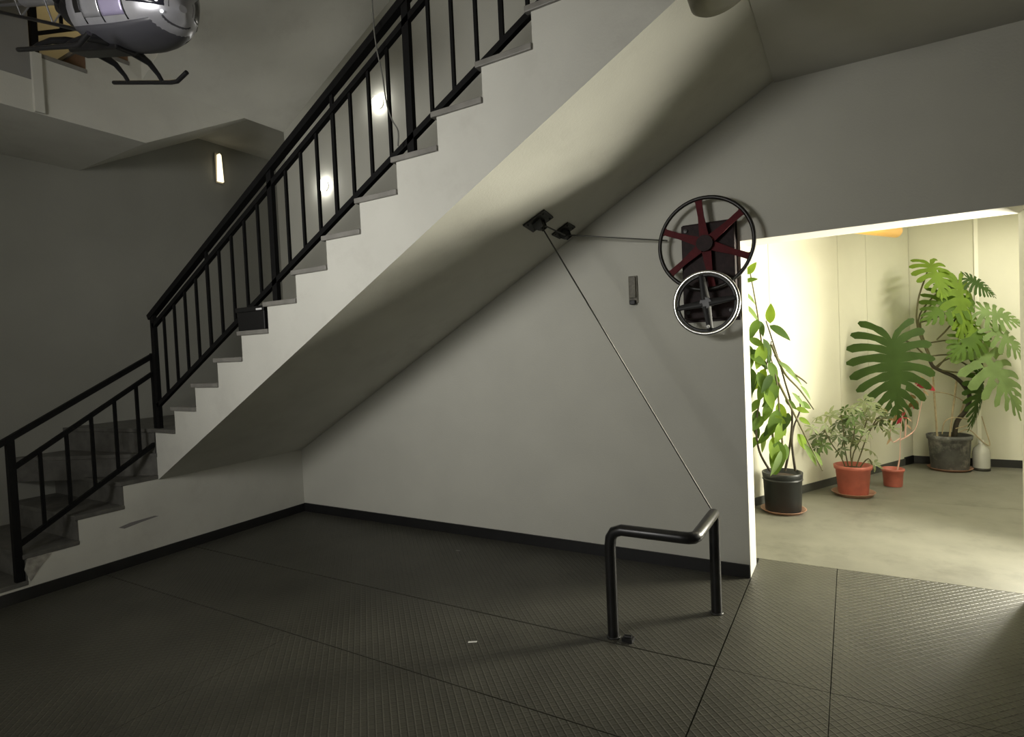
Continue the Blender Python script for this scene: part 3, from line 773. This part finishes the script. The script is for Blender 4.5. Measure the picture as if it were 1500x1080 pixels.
# (base px, tip px, kind, depth offset, normal tilt)
L1 = [((1094,402),(1108,384),2,.03),((1091,412),(1110,408),0,.03),((1088,428),(1112,444),3,.03),((1090,446),(1117,470),3,.02),
      ((1128,474),(1129,444),2,0),((1127,477),(1161,495),1,-.02),((1106,478),(1097,500),1,.02),((1112,470),(1121,494),1,0),((1110,468),(1098,496),0,-.02),
      ((1097,496),(1122,508),0,0),((1118,496),(1134,536),1,-.03),((1096,504),(1100,545),0,.02),((1098,512),(1130,540),1,-.03),((1098,520),(1124,534),0,-.05),
      ((1098,538),(1102,578),1,.02),((1110,545),(1126,580),0,-.03),((1120,540),(1108,572),2,-.02),((1130,545),(1142,572),0,.02),((1124,555),(1110,588),0,-.05),
      ((1095,560),(1104,586),1,.03),((1135,560),(1122,600),0,-.06),((1138,575),(1118,596),1,-.04),((1128,585),(1120,620),0,-.06),((1140,590),(1150,622),2,-.06),
      ((1140,600),(1128,640),0,-.08),((1132,608),(1152,640),2,-.08),((1110,600),(1104,630),1,0),((1118,610),(1100,632),0,-.02),((1105,620),(1112,644),1,-.03),((1146,618),(1138,650),2,-.08),
      ((1120,635),(1116,664),3,-.03),((1132,640),(1138,680),2,-.09),((1140,645),(1137,700),0,-.1),((1150,650),(1154,674),0,-.05),((1128,630),(1110,652),0,-.05),
      ((1166,598),(1186,604),2,-.08),((1170,612),(1188,622),2,-.08),((1172,590),(1190,598),0,-.06),((1168,636),(1184,660),2,-.08),((1178,650),(1200,685),3,-.1),((1190,660),(1208,684),3,-.1),
      ((1150,542),(1182,562),3,-.04),((1140,530),(1168,548),3,-.04),((1172,565),(1192,585),3,-.08),((1160,575),(1186,600),3,-.06),((1144,660),(1134,698),3,-.1),
      ((1112,520),(1096,530),1,.0),((1104,555),(1094,575),0,.03),((1150,585),(1168,600),0,-.05),((1155,605),(1146,630),1,-.06),
      ((1118,505),(1110,540),2,-.04),((1126,530),(1140,560),0,-.05),((1130,548),(1118,575),1,-.05),((1122,570),(1134,600),2,-.06),((1112,585),(1098,606),0,-.02),((1134,615),(1120,640),1,-.07),((1108,640),(1098,660),0,-.02)]
rnd = random.Random(3)
for (b, t, k, dd) in L1:
    jit = rnd.uniform(-.05, .05)
    put(ml[k], A1_(*b, dd), A1_(*t, dd - .03 + jit), CAMDIR + Vector((rnd.uniform(-.5,.5), rnd.uniform(-.3,.3), rnd.uniform(.0,.8))), p1, rnd.uniform(.85, 1.1))

# --- plant 2: schefflera in the red pot
c2 = Vector((4.72, 2.43, 0))
saucer(c2, .185, TERRA2, 'terracotta saucer under the red pot of the bushy grey-green plant', .035)
c2 = c2 + Vector((0,0,.012))
p2 = thing('potted_plant', 'bushy plant with small grey-green leaf whorls in a red pot', 'plant', c2)
pot(p2, c2, .125, .150, .275, TERRA, .012, .04)
d2 = (c2 - CAM).dot(FW)
def A2_(px, py, dd=0): return at(px, py, d2 + dd)
for s_ in ([(1240,690,0),(1232,670,-.02),(1218,650,-.05),(1208,630,-.08)], [(1247,690,0),(1250,665,0),(1262,640,.0),(1270,615,-.02)], [(1252,690,0),(1262,662,.02),(1270,640,.03),(1285,612,.04)],
           [(1244,690,.02),(1238,660,.0),(1236,635,-.02),(1232,608,-.03)], [(1256,690,0),(1272,672,-.04),(1280,690,-.06)], [(1249,690,-.02),(1246,660,-.05),(1252,630,-.06),(1248,605,-.08)], [(1262,640,0),(1290,615,-.02),(1302,612,-.03)]):
    place(MB().tube(smooth([A2_(*q) for q in s_], 4), .006, 6).build('stem', STEM), p2)
def whorl(name, m_, n=7, seed=0):
    r_ = random.Random(seed); vs = []; fs = []
    for k in range(n):
        a = 2*PI*k/n + r_.uniform(-.15,.15); d = Vector((math.cos(a), math.sin(a), 0)); s = Vector((-d.y, d.x, 0)); L_ = r_.uniform(.8, 1.05)
        b = len(vs)
        for i in range(6):
            t = i/5; w_ = .15*math.sin(PI*(t*.92+.04))
            p = d*(.12 + t*.88)*L_ + Vector((0,0,-.35*t*t))
            vs += [p - s*w_ + Vector((0,0,.03)), p, p + s*w_ + Vector((0,0,.03))]
        for i in range(5):
            q = b + i*3; fs += [(q,q+1,q+4,q+3),(q+1,q+2,q+5,q+4)]
        # leaflet stalk
        b = len(vs); vs += [Vector((0,0,0)) - s*.012, s*.012, d*.14*L_ + s*.012, d*.14*L_ - s*.012]; fs.append((b,b+1,b+2,b+3))
    me = bpy.data.meshes.new(name); me.from_pydata([tuple(v) for v in vs], [], fs); me.polygons.foreach_set('use_smooth', [True]*len(me.polygons)); me.materials.append(m_); return me
wm = [whorl('leaf_whorl', VAR, 7, 1), whorl('leaf_whorl_dark', VAR2, 8, 2), whorl('leaf_whorl_pale', VAR, 6, 3), whorl('leaf_whorl_green', leafmat('leaf_sage', (.09,.14,.045), .3), 7, 4)]
WH = [(1198,640,1),(1208,622,0),(1202,610,0),(1216,608,2),(1190,628,2),(1212,640,1),(1226,622,1),(1224,605,0),(1234,614,1),(1196,655,1),(1206,652,3),(1238,600,3),(1246,612,3),(1250,598,0),(1258,606,3),(1262,592,0),(1240,630,1),(1236,645,1),(1248,640,1),(1256,630,3),(1252,650,1),(1262,622,0),(1272,600,0),(1276,614,2),(1284,604,0),(1290,614,1),(1296,604,2),(1300,618,0),(1270,634,2),(1228,640,1),(1244,620,3),(1266,612,0),(1222,632,0),(1276,590,2),(1304,630,0),(1232,660,1),(1258,645,0),(1274,660,2),(1280,680,0),(1266,588,2),(1214,630,1),(1286,625,2),(1240,612,1)]
rnd = random.Random(5)
for (px, py, k) in WH:
    c = A2_(px, py, rnd.uniform(-.16, .10)); s = rnd.uniform(.075, .115)
    n_ = CAMDIR*rnd.uniform(.2, .9) + Vector((rnd.uniform(-.6,.6), rnd.uniform(-.4,.4), rnd.uniform(.3, 1.0)))
    a = rnd.uniform(0, 6.28); put(wm[k], c, c + Vector((math.cos(a), math.sin(a)*.5, .2)).normalized()*s, n_, p2)

# --- plant 3: spindly plant in the small red pot
c3 = Vector((5.06, 2.93, 0))
p3 = thing('potted_plant', 'spindly plant with a few red leaves in the smallest red pot', 'plant', c3)
pot(p3, c3, .080, .092, .175, TERRA, .010, .03)
d3 = (c3 - CAM).dot(FW)
def A3_(px, py, dd=0): return at(px, py, d3 + dd)
for s_, m_ in (([(1314,692,0),(1318,670,0),(1319,640,0),(1322,610,0),(1330,585,.02),(1345,560,.05)], PINKST), ([(1319,645,0),(1340,630,.03),(1348,600,.05),(1352,580,.06),(1358,556,.08)], PINKST), ([(1319,642,0),(1308,648,-.02),(1304,635,-.02),(1308,615,-.02)], PINKST), ([(1326,640,0),(1327,612,0),(1326,590,.0)], PINKST)):
    place(MB().tube(smooth([A3_(*q) for q in s_], 4), [.007 if k < 4 else .0035 for k in range((len(s_)-1)*4+1)], 6).build('stem', m_), p3)
rl_ = simple_leaf('red_leaf', REDL, .5, .1, .2); bl_ = simple_leaf('brown_leaf', leafmat('leaf_brown', (.20,.13,.05), .3), .45, .2, .2); pk_ = simple_leaf('pale_frond_leaf', leafmat('leaf_pinkish', (.45,.33,.24), .3), .3, .2, .2)
for (b, t, k, dd) in [((1320,612),(1314,622),rl_,0),((1322,610),(1325,602),rl_,0),((1321,611),(1330,612),rl_,0),((1343,566),(1352,556),rl_,.05),((1344,565),(1358,568),rl_,.05),((1343,564),(1340,552),rl_,.05),((1348,560),(1366,564),bl_,.06),((1350,562),(1372,572),rl_,.06),
                  ((1340,588),(1330,598),bl_,.03),((1340,586),(1346,600),bl_,.03),((1342,584),(1334,578),bl_,.03),((1336,585),(1340,600),rl_,.03),((1327,600),(1338,606),pk_,0),((1328,612),(1338,618),pk_,0),((1328,622),(1337,630),pk_,0),((1326,604),(1318,600),pk_,0),((1305,640),(1300,652),pk_,0),((1308,616),(1299,610),bl_,-.02),((1308,618),(1314,608),bl_,-.02),((1300,606),(1296,598),bl_,-.02),((1352,572),(1362,580),pk_,.06),((1356,560),(1350,550),pk_,.06)]:
    put(k, A3_(*b, dd), A3_(*t, dd-.01), CAMDIR + Vector((rnd.uniform(-.4,.4),0,rnd.uniform(0,.6))), p3)

# --- plant 4: large monstera in the grey pot
c4 = Vector((5.63, 3.93, 0))
saucer(c4, .205, TERRA2, 'terracotta saucer under the weathered grey pot of the split-leaf plant')
c4 = c4 + Vector((0,0,.012))
p4 = thing('potted_plant', 'large monstera with big split leaves in a weathered grey pot in the corner', 'plant', c4)
pot(p4, c4, .17, .195, .37, GREYPOT, .012, .05)
d4 = (c4 - CAM).dot(FW)
def A4_(px, py, dd=0): return at(px, py, d4 + dd)
place(MB().tube(smooth([A4_(*q) for q in [(1398,640,0),(1402,618,-.03),(1416,600,-.08),(1420,580,-.1),(1412,565,-.12),(1398,552,-.12),(1382,545,-.1),(1366,536,-.1),(1360,520,-.1)]], 5), [.026 - .010*k/40 for k in range(41)], 10).build('trunk', STEMD), p4)
for q0_, q1_ in (((1373,640,.02),(1365,530,-.02)), ((1391,640,-.03),(1402,552,-.06)), ((1396,640,.03),(1412,592,0))):
    place(MB().tube([A4_(*q0_), A4_(*q1_)], .010, 8).build('cane', CANE), p4)
pet = [[(1364,530,-.1),(1344,480,-.15),(1345,440,-.2),(1356,405,-.22),(1362,388,-.22)], [(1364,525,-.1),(1345,470,-.12),(1372,430,-.2),(1403,413,-.25)], [(1362,520,-.1),(1348,475,-.12),(1366,445,-.16),(1401,432,-.22)],
       [(1350,472,-.12),(1370,466,-.15),(1404,450,-.2)], [(1364,502,-.12),(1385,499,-.15),(1412,500,-.2)], [(1362,522,-.1),(1395,520,-.15),(1436,530,-.2),(1437,546,-.2)], [(1372,540,-.1),(1395,518,-.2),(1433,511,-.3)],
       [(1362,528,-.1),(1338,505,-.2),(1318,497,-.4),(1307,498,-.5)], [(1376,542,-.1),(1395,550-5,-.15),(1435,548,-.2)], [(1370,538,-.1),(1395,525,-.15),(1432,545,-.2)], [(1372,498,-.12),(1388,482,-.16),(1412,452,-.22)]]
for s_ in pet:
    n_ = (len(s_)-1)*5+1
    place(MB().tube(smooth([A4_(*q) for q in s_], 5), .0085, 7).build('petiole', STEM), p4)
for s_ in ([(1380,636,-.05),(1384,618,-.1),(1398,612,-.15),(1418,615,-.12),(1420,622,-.1),(1400,628,-.08)], [(1404,634,-.1),(1420,630,-.14),(1440,648,-.15),(1450,652,-.13),(1444,630,-.1),(1438,610,-.1)], [(1368,574,-.05),(1392,578,-.08),(1416,590,-.1)]):
    place(MB().tube(smooth([A4_(*q) for q in s_], 5), .006, 6).build('aerial_root', CANE), p4)
mm = [monstera_leaf('split_leaf_dark', LD, 11, 1), monstera_leaf('split_leaf_lime', LY, 8, 2, .16), monstera_leaf('split_leaf_pale', LP, 9, 3, .12), monstera_leaf('split_leaf_green', LG, 8, 4, .12)]
# base px, base depth, tip px, tip depth, kind, width, normal tweak
ML = [((1306,497,-.52),(1322,622,-.66),0,.95,(-.25,0,.25)), ((1362,386,-.22),(1390,430,-.46),1,1.0,(0,0,.7)), ((1404,412,-.25),(1424,494,-.42),1,.75,(.3,0,.4)), ((1418,408,-.22),(1462,430,-.30),0,1.0,(0,0,.8)),
      ((1438,456,-.25),(1503,470,-.35),2,.95,(0,0,.6)), ((1402,432,-.22),(1362,465,-.38),3,1.05,(0,0,.6)), ((1434,512,-.30),(1512,602,-.52),2,.95,(.2,0,.5)), ((1437,548,-.2),(1434,628,-.28),0,.75,(.9,0,.1)),
      ((1432,488,-.28),(1398,520,-.42),3,.9,(0,0,.6)), ((1418,462,-.22),(1440,520,-.4),1,.8,(.3,0,.6)), ((1456,482,-.3),(1515,522,-.38),2,.9,(0,0,.8))]
for (b, t, k, wd, nt_) in ML:
    put(mm[k], A4_(*b), A4_(*t), CAMDIR + Vector(nt_), p4, wd)

# bottle beside the monstera
cb_ = Vector((5.91, 3.985, 0))
bt_ = thing('water_bottle', 'clear plastic bottle with dark base standing beside the grey pot', 'bottle', cb_)
place(MB().lathe([(0,.002),(.072,.002),(.076,.02),(.076,.19),(.066,.235),(.03,.27),(.022,.285),(.022,.31),(.018,.31),(.018,.285),(.026,.268),(.062,.232),(.072,.188),(.072,.02),(0,.012)], 28, cb_).build('body', mat('clear_plastic', (.82,.82,.74), .25, trans=.55)), bt_)
place(MB().lathe([(0,.0),(.078,.0),(.079,.03),(.0765,.03),(.0765,.001)], 28, cb_).build('base_cup', mat('bottle_base', (.03,.028,.02), .5)), bt_)
place(MB().lathe([(.024,.295),(.024,.325),(0,.327)], 20, cb_).build('cap', mat('bottle_cap', (.75,.74,.68), .5)), bt_)
